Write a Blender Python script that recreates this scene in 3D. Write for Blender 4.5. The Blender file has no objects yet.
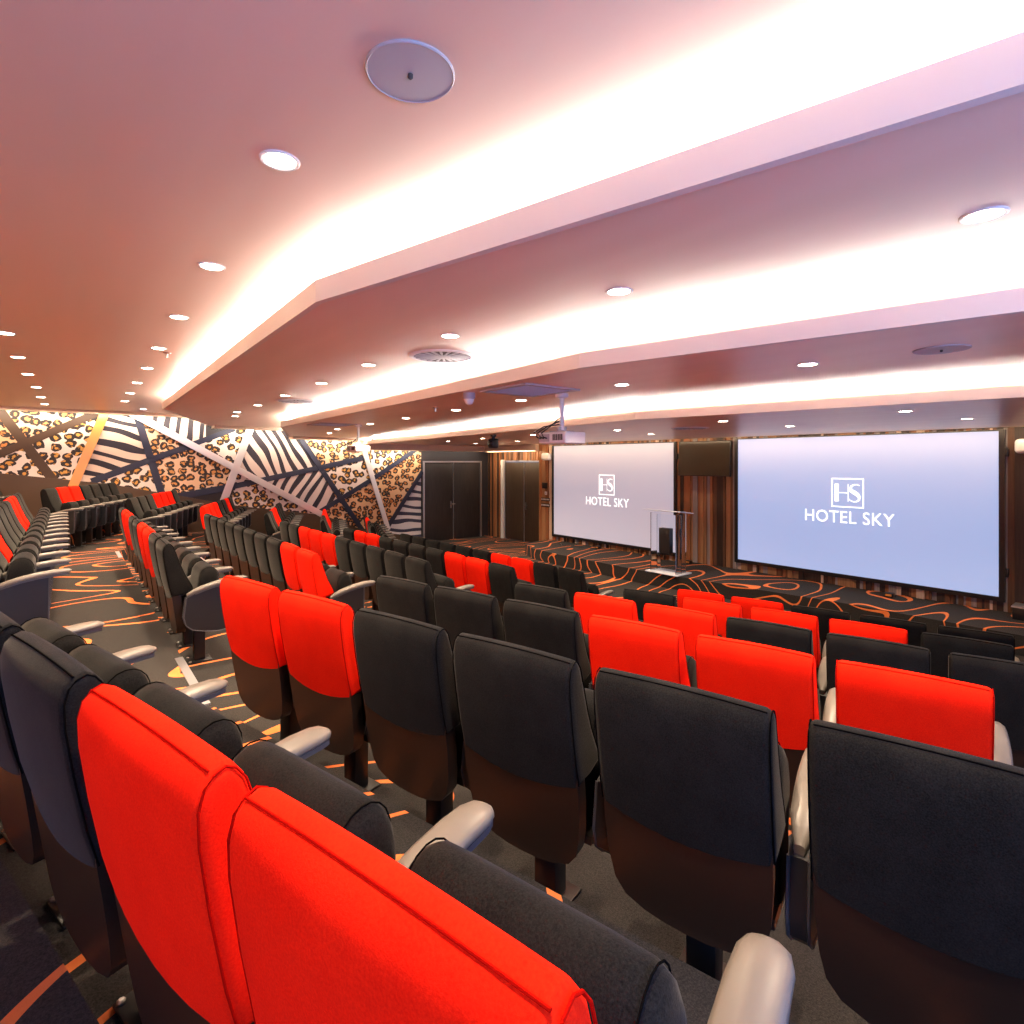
import bpy, bmesh, math, random
from mathutils import Vector, Matrix
R = math.radians
rnd = random.Random(7)
scene = bpy.context.scene
COL = scene.collection

# ------------------------------------------------------------------ helpers
def mesh_from_bm(name, bm, mats, smooth=True, angle=35):
    bmesh.ops.recalc_face_normals(bm, faces=bm.faces[:])
    me = bpy.data.meshes.new(name)
    if smooth:
        for f in bm.faces: f.smooth = True
        lim = R(angle)
        for e in bm.edges:
            if len(e.link_faces) == 2 and e.calc_face_angle(0) > lim: e.smooth = False
    bm.to_mesh(me); bm.free()
    for m in (mats if isinstance(mats, (list, tuple)) else [mats]): me.materials.append(m)
    return me

def obj(name, me, parent=None, loc=None, rot=None):
    o = bpy.data.objects.new(name, me); COL.objects.link(o)
    if parent is not None: o.parent = parent
    if loc is not None: o.location = loc
    if rot is not None: o.rotation_euler = rot
    return o

def empty(name, loc=(0, 0, 0), rz=0.0):
    o = bpy.data.objects.new(name, None); COL.objects.link(o)
    o.location = loc; o.rotation_euler = (0, 0, rz); o.empty_display_size = .1
    return o

def tag(o, label, cat, group=None):
    o['label'] = label; o['category'] = cat
    if group: o['group'] = group
    return o

def struct(o):
    o['kind'] = 'structure'; return o

def add_box(bm, lo, hi, mi=0):
    x0, y0, z0 = lo; x1, y1, z1 = hi
    v = [bm.verts.new(p) for p in ((x0,y0,z0),(x1,y0,z0),(x1,y1,z0),(x0,y1,z0),(x0,y0,z1),(x1,y0,z1),(x1,y1,z1),(x0,y1,z1))]
    fs = [bm.faces.new([v[i] for i in q]) for q in ((0,3,2,1),(4,5,6,7),(0,1,5,4),(1,2,6,5),(2,3,7,6),(3,0,4,7))]
    for f in fs: f.material_index = mi
    return v

def bevel_all(bm, w, seg=2):
    bmesh.ops.bevel(bm, geom=bm.edges[:], offset=w, segments=seg, profile=.5, affect='EDGES', clamp_overlap=True)

def bevel_sharp(bm, w, seg=2, ang=40):
    es = [e for e in bm.edges if len(e.link_faces) == 2 and e.calc_face_angle(0) > R(ang)]
    bmesh.ops.bevel(bm, geom=es, offset=w, segments=seg, profile=.5, affect='EDGES', clamp_overlap=True)

def box_mesh(name, lo, hi, mat, bev=0, seg=2):
    bm = bmesh.new(); add_box(bm, lo, hi)
    if bev: bevel_all(bm, bev, seg)
    return mesh_from_bm(name, bm, mat)

def add_prism(bm, pts, z0, z1, mi=0):
    a = [bm.verts.new((p[0], p[1], z0)) for p in pts]; b = [bm.verts.new((p[0], p[1], z1)) for p in pts]
    n = len(pts); fs = [bm.faces.new(a[::-1]), bm.faces.new(b)]
    for i in range(n): fs.append(bm.faces.new((a[i], a[(i+1) % n], b[(i+1) % n], b[i])))
    for f in fs: f.material_index = mi

def add_strip(bm, line, off, z0, z1, mi=0):
    """a vertical band that follows a plan polyline; off = (near, far) offsets along +X"""
    for p, q in zip(line, line[1:]):
        add_prism(bm, [(p[0]+off[0], p[1]), (p[0]+off[1], p[1]), (q[0]+off[1], q[1]), (q[0]+off[0], q[1])], z0, z1, mi)

def add_lathe(bm, prof, n=32, c=(0, 0), mi=0):
    rings = []
    for r, z in prof:
        rings.append([bm.verts.new((c[0]+r*math.cos(2*math.pi*i/n), c[1]+r*math.sin(2*math.pi*i/n), z)) for i in range(n)])
    for a, b in zip(rings, rings[1:]):
        for i in range(n): bm.faces.new((a[i], a[(i+1) % n], b[(i+1) % n], b[i])).material_index = mi
    bm.faces.new(rings[0][::-1]).material_index = mi; bm.faces.new(rings[-1]).material_index = mi

def add_tube(bm, pts, r, n=8, mi=0):
    pts = [Vector(p) for p in pts]; rings = []
    for i, p in enumerate(pts):
        t = (pts[min(i+1, len(pts)-1)] - pts[max(i-1, 0)]).normalized()
        up = Vector((0, 0, 1)) if abs(t.z) < .9 else Vector((1, 0, 0))
        u = t.cross(up).normalized(); w = u.cross(t)
        rings.append([bm.verts.new(p + r*(math.cos(2*math.pi*k/n)*u + math.sin(2*math.pi*k/n)*w)) for k in range(n)])
    for a, b in zip(rings, rings[1:]):
        for k in range(n): bm.faces.new((a[k], a[(k+1) % n], b[(k+1) % n], b[k])).material_index = mi
    bm.faces.new(rings[0][::-1]).material_index = mi; bm.faces.new(rings[-1]).material_index = mi

# ------------------------------------------------------------------ materials
def new_mat(name):
    m = bpy.data.materials.new(name); m.use_nodes = True
    nt = m.node_tree; b = nt.nodes['Principled BSDF']
    return m, nt, b

def setp(b, **k):
    names = {'color': 'Base Color', 'rough': 'Roughness', 'metal': 'Metallic', 'spec': 'Specular IOR Level', 'coat': 'Coat Weight',
             'sheen': 'Sheen Weight', 'sheen_rough': 'Sheen Roughness', 'trans': 'Transmission Weight', 'ior': 'IOR', 'sheen_tint': 'Sheen Tint'}
    for a, v in k.items():
        i = b.inputs[names[a]]
        if a in ('color', 'sheen_tint'): v = (*v, 1)
        i.default_value = v

def N(nt, t, **k):
    n = nt.nodes.new(t)
    for a, v in k.items(): setattr(n, a, v)
    return n

def math_n(nt, op, a, b=None, clamp=False):
    n = N(nt, 'ShaderNodeMath', operation=op); n.use_clamp = clamp
    for i, v in enumerate((a, b)):
        if v is None: continue
        if isinstance(v, (int, float)): n.inputs[i].default_value = v
        else: nt.links.new(v, n.inputs[i])
    return n.outputs[0]

def mix_c(nt, fac, a, b):
    n = N(nt, 'ShaderNodeMix', data_type='RGBA')
    for i, v in ((0, fac), (6, a), (7, b)):
        if isinstance(v, (int, float)): n.inputs[i].default_value = v
        elif isinstance(v, tuple): n.inputs[i].default_value = (*v, 1)
        else: nt.links.new(v, n.inputs[i])
    return n.outputs[2]

def coords(nt, scale=(1, 1, 1), rot=(0, 0, 0)):
    tc = N(nt, 'ShaderNodeTexCoord'); mp = N(nt, 'ShaderNodeMapping')
    mp.inputs['Scale'].default_value = scale; mp.inputs['Rotation'].default_value = rot
    nt.links.new(tc.outputs['Object'], mp.inputs['Vector'])
    return mp.outputs[0]

def noise(nt, vec, scale, detail=2.0, rough=.5, dist=0.0):
    n = N(nt, 'ShaderNodeTexNoise'); n.inputs['Scale'].default_value = scale; n.inputs['Detail'].default_value = detail
    n.inputs['Roughness'].default_value = rough; n.inputs['Distortion'].default_value = dist
    nt.links.new(vec, n.inputs['Vector']); return n.outputs['Fac']

def ramp(nt, fac, stops, interp='LINEAR'):
    n = N(nt, 'ShaderNodeValToRGB'); cr = n.color_ramp; cr.interpolation = interp
    while len(cr.elements) < len(stops): cr.elements.new(.5)
    for e, (p, c) in zip(cr.elements, stops): e.position = p; e.color = (*c, 1)
    nt.links.new(fac, n.inputs[0]); return n.outputs[0]

def bump(nt, b, h, strength=.3, dist=.002):
    n = N(nt, 'ShaderNodeBump'); n.inputs['Strength'].default_value = strength; n.inputs['Distance'].default_value = dist
    nt.links.new(h, n.inputs['Height']); nt.links.new(n.outputs[0], b.inputs['Normal'])

def simple(name, color, rough=.5, metal=0.0, **k):
    m, nt, b = new_mat(name); setp(b, color=color, rough=rough, metal=metal, **k); return m

def fabric(name, c0, c1, sheen, tint):
    m, nt, b = new_mat(name); v = coords(nt)
    f = noise(nt, v, 260, 3, .7); g = noise(nt, v, 9, 3)
    mixf = math_n(nt, 'ADD', math_n(nt, 'MULTIPLY', f, .75), math_n(nt, 'MULTIPLY', g, .25))
    nt.links.new(ramp(nt, mixf, [(.33, c0), (.67, c1)]), b.inputs['Base Color'])
    setp(b, rough=.92, spec=.04, sheen=sheen, sheen_rough=.4, sheen_tint=tint)
    bump(nt, b, f, .35, .0015)
    return m

M = {}
M['red'] = fabric('red_wool', (.72, .008, .002), (.90, .019, .004), .02, (1, .3, .2))
M['black'] = fabric('charcoal_wool', (.0028, .0028, .0030), (.0165, .0155, .0145), .09, (.9, .85, .78))
M['seam_red'] = simple('red_seam', (.34, .004, .002), 1.0, spec=.0)
M['seam_black'] = simple('charcoal_seam', (.003, .003, .003), 1.0, spec=.0)

def plastic(name, c, rough):
    m, nt, b = new_mat(name); v = coords(nt); f = noise(nt, v, 420, 2)
    setp(b, color=c, rough=rough, spec=.4); bump(nt, b, f, .12, .0008); return m
M['shell'] = plastic('dark_brown_shell', (.013, .007, .0045), .4)
M['panel'] = plastic('black_panel', (.010, .010, .012), .45)
M['arm'] = plastic('taupe_armrest', (.125, .11, .095), .38)
M['arm_edge'] = plastic('grey_armrest_edge', (.055, .055, .065), .3)
M['steel_black'] = simple('black_steel', (.010, .009, .009), .4)
M['steel'] = simple('bright_steel', (.62, .60, .57), .28, 1.0)

def carpet():
    m, nt, b = new_mat('swirl_carpet')
    v = coords(nt, (.62, 1.1, 1.5)); nt.nodes[-1].inputs['Location'].default_value = (3.3, 1.7, 0)
    def fld(off):                                   # contour field sampled beside the point, so that the lines keep one width
        mp = N(nt, 'ShaderNodeVectorMath', operation='ADD'); nt.links.new(v, mp.inputs[0]); mp.inputs[1].default_value = off
        return noise(nt, mp.outputs[0], .80, .6, .4, .25)
    n1 = fld((0, 0, 0)); e = .02
    gx = math_n(nt, 'SUBTRACT', fld((e, 0, 0)), n1); gy = math_n(nt, 'SUBTRACT', fld((0, e, 0)), n1); gz = math_n(nt, 'SUBTRACT', fld((0, 0, e)), n1)
    g = math_n(nt, 'SQRT', math_n(nt, 'ADD', math_n(nt, 'ADD', math_n(nt, 'MULTIPLY', gx, gx), math_n(nt, 'MULTIPLY', gy, gy)), math_n(nt, 'MULTIPLY', gz, gz)))
    ph = math_n(nt, 'FRACT', math_n(nt, 'MULTIPLY', n1, 9.5))
    d = math_n(nt, 'ABSOLUTE', math_n(nt, 'SUBTRACT', ph, .5))
    line = math_n(nt, 'LESS_THAN', d, math_n(nt, 'MINIMUM', math_n(nt, 'MULTIPLY', g, 9.5*.017/.02), .06))
    vf = coords(nt); fine = noise(nt, vf, 190, 3, .8); mid = noise(nt, vf, 14, 3)
    base = ramp(nt, fine, [(.3, (.009, .008, .008)), (.7, (.044, .039, .035))])
    org = mix_c(nt, mid, (.62, .13, .030), (.80, .24, .07))
    nt.links.new(mix_c(nt, line, base, org), b.inputs['Base Color'])
    setp(b, rough=.97, spec=.08, sheen=.05, sheen_rough=.5)
    bump(nt, b, fine, .5, .003)
    return m
M['carpet'] = carpet()

def ceiling_mat():
    m, nt, b = new_mat('pearl_ceiling_lacquer')
    v = coords(nt, (.9, .16, 1)); f = noise(nt, v, 1.3, 3, .6)
    v2 = coords(nt, (4, .30, 1)); f2 = noise(nt, v2, 1.6, 1, .4)
    mx = math_n(nt, 'ADD', math_n(nt, 'MULTIPLY', f, .7), math_n(nt, 'MULTIPLY', f2, .3))
    nt.links.new(ramp(nt, mx, [(.25, (.75, .53, .405)), (.75, (.86, .67, .545))]), b.inputs['Base Color'])
    setp(b, spec=.5, rough=.34)
    return m
M['ceil'] = ceiling_mat()
M['fascia'] = simple('fascia_paint', (.74, .68, .61), .5)
M['cornice'] = simple('cornice_paint', (.70, .55, .42), .5)
M['plaster'] = simple('warm_wall_paint', (.52, .40, .32), .7)
M['darkwall'] = plastic('dark_wall_vinyl', (.030, .026, .030), .6)
M['dado'] = plastic('brown_dado_vinyl', (.075, .045, .028), .6)
M['strap'] = plastic('navy_leather_strap', (.022, .026, .052), .55)
M['strap_brown'] = plastic('brown_leather_strap', (.065, .036, .02), .55)
M['mirror'] = simple('polished_mirror_strip', (.92, .89, .86), .28, .55)
M['amber'] = simple('amber_mirror_strip', (.86, .34, .07), .3, .4)
M['white'] = simple('white_plastic', (.78, .77, .76), .4)
M['grey'] = simple('grey_plastic', (.42, .42, .45), .45)
M['blackp'] = simple('black_plastic', (.012, .012, .014), .35)
M['vent_dark'] = simple('vent_dark', (.06, .05, .05), .6)
M['tvglass'] = simple('display_glass', (.035, .026, .018), .22, .2)
M['alu'] = simple('satin_aluminium', (.62, .62, .66), .35, .9)
M['filter'] = simple('pale_blue_grille', (.50, .60, .78), .55)

def emis(name, c, s):
    m, nt, b = new_mat(name); setp(b, color=(.8, .8, .8)); b.inputs['Emission Color'].default_value = (*c, 1)
    b.inputs['Emission Strength'].default_value = s; return m
M['lamp'] = emis('downlight_glow', (1.0, .86, .68), 30)
M['fill'] = emis('fill_glow', (1, .50, .21), 84)
M['screen'] = emis('lit_screen', (.36, .56, 1.0), .37)
M['screen'].node_tree.nodes['Principled BSDF'].inputs['Base Color'].default_value = (.42, .40, .39, 1)
M['screen'].node_tree.nodes['Principled BSDF'].inputs['Roughness'].default_value = .8
M['screen2'] = emis('lit_screen_warm', (.60, .58, .74), .30)
M['screen2'].node_tree.nodes['Principled BSDF'].inputs['Base Color'].default_value = (.42, .40, .39, 1)
M['logo'] = emis('lit_logo', (1, .98, .95), .75)

def acrylic():
    m, nt, b = new_mat('clear_acrylic'); setp(b, color=(.93, .96, 1), rough=.02, trans=1.0, ior=1.1); return m
M['acrylic'] = acrylic()
M['frost'] = simple('frosted_acrylic', (.62, .66, .74), .25)

def timber(name, c0, c1):
    m, nt, b = new_mat(name); v = coords(nt, (30, 30, 1.2)); f = noise(nt, v, 1.5, 4, .65)
    nt.links.new(ramp(nt, f, [(.32, c0), (.68, c1)]), b.inputs['Base Color'])
    setp(b, rough=.5); bump(nt, b, f, .2, .002); return m
TIMB = [timber('timber_walnut', (.085, .038, .017), (.17, .08, .04)), timber('timber_oak', (.28, .135, .06), (.46, .24, .11)),
        timber('timber_ebony', (.020, .012, .010), (.05, .03, .022)), timber('timber_ash', (.52, .38, .27), (.70, .54, .42)),
        timber('timber_grey', (.20, .17, .16), (.34, .30, .29)), timber('timber_teak', (.25, .095, .034), (.39, .165, .068))]
M['door'] = timber('door_dark_veneer', (.016, .013, .014), (.040, .033, .032))
M['door2'] = timber('door_brown_veneer', (.030, .018, .011), (.060, .038, .024))

def leopard(name, bg, bg2, tan, scale, seed):
    m, nt, b = new_mat(name)
    v0 = coords(nt)
    nz = N(nt, 'ShaderNodeTexNoise'); nz.inputs['Scale'].default_value = scale*1.3; nz.inputs['Detail'].default_value = 2
    nt.links.new(v0, nz.inputs['Vector'])
    vm = N(nt, 'ShaderNodeVectorMath', operation='MULTIPLY_ADD'); nt.links.new(nz.outputs['Color'], vm.inputs[0])
    vm.inputs[1].default_value = (.14, 0, .14); nt.links.new(v0, vm.inputs[2])
    mp = N(nt, 'ShaderNodeMapping'); nt.links.new(vm.outputs[0], mp.inputs['Vector'])
    mp.inputs['Location'].default_value = (seed*3.7, 0, seed*1.9); mp.inputs['Scale'].default_value = (1, 0, 1.12)
    vo = N(nt, 'ShaderNodeTexVoronoi'); vo.voronoi_dimensions = '2D'; vo.inputs['Scale'].default_value = scale; vo.inputs['Randomness'].default_value = .72
    sx = N(nt, 'ShaderNodeSeparateXYZ'); nt.links.new(mp.outputs[0], sx.inputs[0]); cx = N(nt, 'ShaderNodeCombineXYZ')
    nt.links.new(sx.outputs[0], cx.inputs[0]); nt.links.new(sx.outputs[2], cx.inputs[1]); nt.links.new(cx.outputs[0], vo.inputs['Vector'])
    d = vo.outputs['Distance']
    br = noise(nt, v0, scale*2.6, 2, .6)
    outer = math_n(nt, 'LESS_THAN', d, .44)
    inner = math_n(nt, 'LESS_THAN', d, .17)
    notch = math_n(nt, 'LESS_THAN', br, .60)
    ring = math_n(nt, 'MULTIPLY', math_n(nt, 'SUBTRACT', outer, inner), notch)
    bgm = mix_c(nt, noise(nt, v0, 1.1, 2), bg, bg2)
    c = mix_c(nt, outer, bgm, tan); c = mix_c(nt, ring, c, (.020, .013, .012))
    nt.links.new(c, b.inputs['Base Color']); setp(b, rough=.6); return m

def zebra(name, ang, bg, dark, scale=3.2, seed=0.0):
    m, nt, b = new_mat(name)
    tc = N(nt, 'ShaderNodeTexCoord'); mp = N(nt, 'ShaderNodeMapping'); nt.links.new(tc.outputs['Object'], mp.inputs['Vector'])
    mp.inputs['Rotation'].default_value = (0, ang, 0); mp.inputs['Location'].default_value = (seed, 0, seed*.7)
    mp.inputs['Scale'].default_value = (1, 0, 1)
    sp = N(nt, 'ShaderNodeSeparateXYZ'); nt.links.new(mp.outputs[0], sp.inputs[0])
    cb = N(nt, 'ShaderNodeCombineXYZ'); nt.links.new(sp.outputs[0], cb.inputs[0])
    nt.links.new(math_n(nt, 'MULTIPLY', sp.outputs[2], .42), cb.inputs[2])
    n1 = noise(nt, cb.outputs[0], 1.9, 1.2, .45)
    t = math_n(nt, 'ADD', math_n(nt, 'MULTIPLY', sp.outputs[0], scale), math_n(nt, 'MULTIPLY', n1, 1.5))
    s = math_n(nt, 'SINE', math_n(nt, 'MULTIPLY', t, 6.283))
    st = math_n(nt, 'GREATER_THAN', s, .18)
    nt.links.new(mix_c(nt, st, bg, dark), b.inputs['Base Color']); setp(b, rough=.6); return m

# ------------------------------------------------------------------ the plan (metres; X towards the stage, Y along the rows, Z up)
CAMZ = 2.37
XN, XF, YR, YL = -3.4, 10.3, -1.7, 14.2
ROWS = ['front', 'second', 'third', 'fourth', 'fifth', 'sixth', 'seventh']       # counted from the stage
NR = [5.85, 4.75, 3.63, 2.53, 1.43, .33, -.77]     # distance of each right-hand row line
XM = [5.00, 3.87, 2.77, 1.65, .55, -.55, -1.65]    # X of each middle row line
X3 = [5.07, 3.99, 2.91, 1.83, .75, -.32, -1.40]    # X of each far row at its aisle end, Y = 11.05
ZT = [0.0, .195, .39, .585, .775, .965, 1.155]
N1 = (.968, .252); D1 = (-.252, .968); A1 = R(14.6)
A3 = R(-21); D3 = (math.sin(R(21)), math.cos(R(21))); Y3 = 11.05

def row_line(k, off):
    n, xm, x3 = NR[k]+off, XM[k]+off, X3[k]+off
    y1 = (n - .968*xm)/.252                      # hinge between the right-hand and the middle block
    y2 = Y3 - (x3 - xm)/math.tan(R(21))
    xr = (n - .252*YR)/.968
    return [(xr, YR), (xm, y1), (xm, y2), (xm + (YL-y2)*math.tan(R(21)), YL)]

# stepped floor: one block per tier
bm = bmesh.new()
lines = [row_line(k, .10) for k in range(7)]     # riser behind row k
def region(bm, a, b, z):
    for i in range(3):
        add_prism(bm, [a[i], b[i], b[i+1], a[i+1]], -.15, z)
edge_front = [(XF+.8, YR), (XF+.8, 4), (XF+.8, 10.5), (XF+.8, YL)]
for k in range(7):
    a = lines[k]; b = lines[k-1] if k > 0 else edge_front
    region(bm, a if k < 6 else [(p[0]-.95, p[1]) for p in a], b, ZT[k])
bk = [(XN, YR), (XN, 4), (XN, 10.5), (XN, YL)]
region(bm, bk, [(p[0]-.95, p[1]) for p in lines[6]], 1.345)
bmesh.ops.remove_doubles(bm, verts=bm.verts[:], dist=1e-5)
floor = struct(obj('floor', mesh_from_bm('floor', bm, M['carpet'], smooth=False)))

# stage
st_line = [(9.05, YR), (9.05, 3.2), (8.90, 4.6), (8.70, 6.7), (8.74, 9.2), (8.86, 10.1), (9.15, 10.72), (9.6, 10.92)]
bm = bmesh.new(); add_prism(bm, [(XF+.02, YR), *st_line, (XF+.02, 10.92)], 0, .25)
bevel_sharp(bm, .03, 3, 50)
stage = struct(obj('floor_stage', mesh_from_bm('floor_stage', bm, M['carpet'])))

# ceilings: four levels stepping down towards the stage
F1 = [(2.08, YR), (1.02, 2.79), (1.21, 10.08), (2.65, YL)]
F2 = [(3.46, YR), (2.63, 2.50), (2.99, 10.12), (4.38, YL)]
F3 = [(5.80, YR), (4.98, 3.90), (5.70, 9.00), (6.33, YL)]
C1, C2, C3, C4 = 3.40, 3.19, 2.99, 2.85
LIP = {1: .10, 2: .085, 3: .075}
def ceil_slab(name, a, b, z, back):
    bm = bmesh.new()
    a2 = a; b2 = [(p[0]+back, p[1]) for p in b]
    n = max(len(a2), len(b2))
    if len(a2) < n: a2 = [(a2[0][0], q[1]) for q in b2]
    if len(b2) < n: b2 = [(b2[0][0], q[1]) for q in a2]
    for i in range(n-1):
        add_prism(bm, [a2[i], b2[i], b2[i+1], a2[i+1]], z, z+.05 if back else z+.035)
    bmesh.ops.remove_doubles(bm, verts=bm.verts[:], dist=1e-5)
    return struct(obj(name, mesh_from_bm(name, bm, M['ceil'], smooth=False)))
ceil_slab('ceiling', [(XN, 0), (XN, 0)], F1, C1, .31)
ceil_slab('ceiling', F1, F2, C2, .31)
ceil_slab('ceiling', F2, F3, C3, .31)
ceil_slab('ceiling', F3, [(XF+.3, 0), (XF+.3, 0)], C4, 0)
for i, (F, z, up) in enumerate(((F1, C2, C1), (F2, C3, C2), (F3, C4, C3))):
    bm = bmesh.new()
    add_strip(bm, F, (-.035, .0), z-.012, z+LIP[i+1])
    bmesh.ops.remove_doubles(bm, verts=bm.verts[:], dist=1e-5)
    struct(obj('trim_%d' % (i+1), mesh_from_bm('cove_fascia', bm, M['fascia'], smooth=False)))
    bm = bmesh.new(); add_strip(bm, F, (.27, .31), z+.034, up)
    struct(obj('trim_%d' % (i+4), mesh_from_bm('cove_back', bm, M['fascia'], smooth=False)))

# walls
bm = bmesh.new(); add_box(bm, (XN-.1, YR-.1, -.2), (XN, YL+.1, 3.6))
struct(obj('wall_back', mesh_from_bm('wall_back', bm, M['plaster'], smooth=False)))
bm = bmesh.new(); add_box(bm, (XN, YL, -.2), (XF+1, YL+.1, 3.6))
struct(obj('wall_left', mesh_from_bm('wall_left', bm, M['darkwall'], smooth=False)))
# right wall with a long daylight window beside the camera
WX0, WX1, WZ0, WZ1 = -2.6, 3.2, 1.75, 2.95
bm = bmesh.new()
for lo, hi in (((XN, -.2), (WX0, 3.6)), ((WX1, -.2), (XF+1, 3.6)), ((WX0, -.2), (WX1, WZ0)), ((WX0, WZ1), (WX1, 3.6))):
    add_box(bm, (lo[0], YR-.1, lo[1]), (hi[0], YR, hi[1]))
struct(obj('wall_right', mesh_from_bm('wall_right', bm, M['plaster'], smooth=False)))
bm = bmesh.new()
for x in (WX0, WX0+1.9, WX0+3.85, WX1-.06): add_box(bm, (x, YR-.08, WZ0), (x+.06, YR-.02, WZ1))
for z in (WZ0, WZ1-.06): add_box(bm, (WX0, YR-.08, z), (WX1, YR-.02, z+.06))
win = struct(obj('window_1', mesh_from_bm('window_1', bm, M['white'], smooth=False)))

# timber-clad front wall (vertical battens), set back behind the side door
bm = bmesh.new()
def battens(x, y0, y1, z0, z1, dens=1.0, seed=1, only=None):
    rr = random.Random(seed); y = y0
    while y < y1 - .004:
        w = min(rr.choice((.035, .05, .07, .07, .09, .12))*dens, y1-y)
        d = rr.choice((0, .012, .025, .04)); mi = rr.choice(only or (0, 0, 1, 1, 2, 2, 3, 4, 5, 5))
        add_box(bm, (x-d, y, z0), (x+.10, y+w, z1), mi); y += w
battens(XF, YR, 10.85, .0, C4+.02, .85, 11)
battens(XF, 10.85, 11.45, .0, C4+.02, 1.0, 4, (1, 5, 1, 3, 5))
battens(10.55, 13.36, YL, -.02, 2.75, 1.0, 6, (0, 1, 5, 2, 5))
battens(10.55, 11.45, 13.36, 2.40, 2.75, 1.0, 8, (1, 5, 0))
add_box(bm, (XF+.02, 11.41, -.02), (10.65, 11.45, C4), 1)
struct(obj('wall_front', mesh_from_bm('wall_front', bm, TIMB, smooth=False)))
bm = bmesh.new(); add_box(bm, (10.15, 11.45, 2.66), (10.6, YL-.35, C4+.02))
struct(obj('trim_7', mesh_from_bm('door_soffit', bm, M['cornice'], smooth=False)))
# stepped bulkhead along the side wall
bm = bmesh.new()
for x0, x1, z in ((XN, 2.66, 3.35), (2.62, 4.38, 3.13), (4.34, 6.36, 2.93), (6.32, 10.95, 2.68)):
    add_box(bm, (x0, YL-.35, z), (x1, YL, z+.24 if z < 3 else 3.41))
struct(obj('trim_8', mesh_from_bm('side_bulkhead', bm, M['cornice'], smooth=False)))

# double doors
def double_door(name, origin, rz, w, h, leaf_mat, frame_mat, handle_y, fw=.045):
    """local: x across the opening, y out of the wall, z up"""
    t = struct(empty(name, origin, rz))
    bm = bmesh.new()
    add_box(bm, (-fw, -.02, 0), (0, .05, h+fw)); add_box(bm, (w, -.02, 0), (w+fw, .05, h+fw)); add_box(bm, (0, -.02, h), (w, .05, h+fw))
    obj('door_frame', mesh_from_bm('door_frame', bm, frame_mat, smooth=False), t)
    for i in (0, 1):
        lf = obj('door_leaf', box_mesh('door_leaf', (w/2*i+.008, -.02, .012), (w/2*(i+1)-.008, .025, h-.008), leaf_mat, .004), t)
        bm = bmesh.new(); add_box(bm, (w/2-.012 if i == 0 else w/2+.004, .024, .012), (w/2-.004 if i == 0 else w/2+.012, .034, h-.01))
        obj('edge_strip', mesh_from_bm('edge_strip', bm, M['alu'], smooth=False), lf)
    bm = bmesh.new(); hx = w/2+handle_y
    add_box(bm, (hx-.025, .025, .95), (hx+.025, .035, 1.17)); add_tube(bm, [(hx, .03, 1.08), (hx, .075, 1.08), (hx-.12, .075, 1.08)], .011)
    add_tube(bm, [(hx, .03, .99), (hx, .05, .99)], .02, 12)
    obj('door_handle', mesh_from_bm('door_handle', bm, M['steel']), t)
    return t
double_door('door_1', (10.22, YL, 0), R(180), 2.02, 2.34, M['door'], M['alu'], .09)
double_door('door_2', (10.57, 11.50, 0), R(90), 1.80, 2.36, M['door2'], M['alu'], -.07)
bm = bmesh.new(); add_box(bm, (10.47, 13.34, 0), (10.57, 13.44, 2.42))
struct(obj('trim_9', mesh_from_bm('door_jamb_lining', bm, M['white'], smooth=False)))

# ------------------------------------------------------------------ animal-print mural on the side wall
mural = tag(empty('animal_print_mural', (0, YL, 0)), 'leopard and zebra print mural split by navy straps on the far side wall', 'mural')
LW = leopard('leopard_white', (.72, .62, .56), (.76, .68, .62), (.60, .30, .06), 5.1, 1)
LC = leopard('leopard_cream', (.74, .50, .30), (.74, .56, .40), (.60, .28, .08), 5.3, 2)
LO = leopard('leopard_orange', (.66, .36, .13), (.74, .52, .34), (.50, .19, .045), 5.6, 3)
DK = (.020, .016, .026)
ZH = zebra('zebra_flat', R(80), (.74, .58, .47), DK, 4.3, .3)
ZV = zebra('zebra_upright', R(-12), (.74, .58, .49), DK, 4.4, 1.1)
ZD = zebra('zebra_slanted', R(28), (.72, .60, .53), DK, 4.4, 2.4)
ZE = zebra('zebra_leaning', R(-32), (.70, .60, .55), DK, 4.2, 3.2)
ZB = zebra('zebra_pale', R(84), (.66, .63, .66), (.03, .034, .07), 4.6, 4.1)
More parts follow.
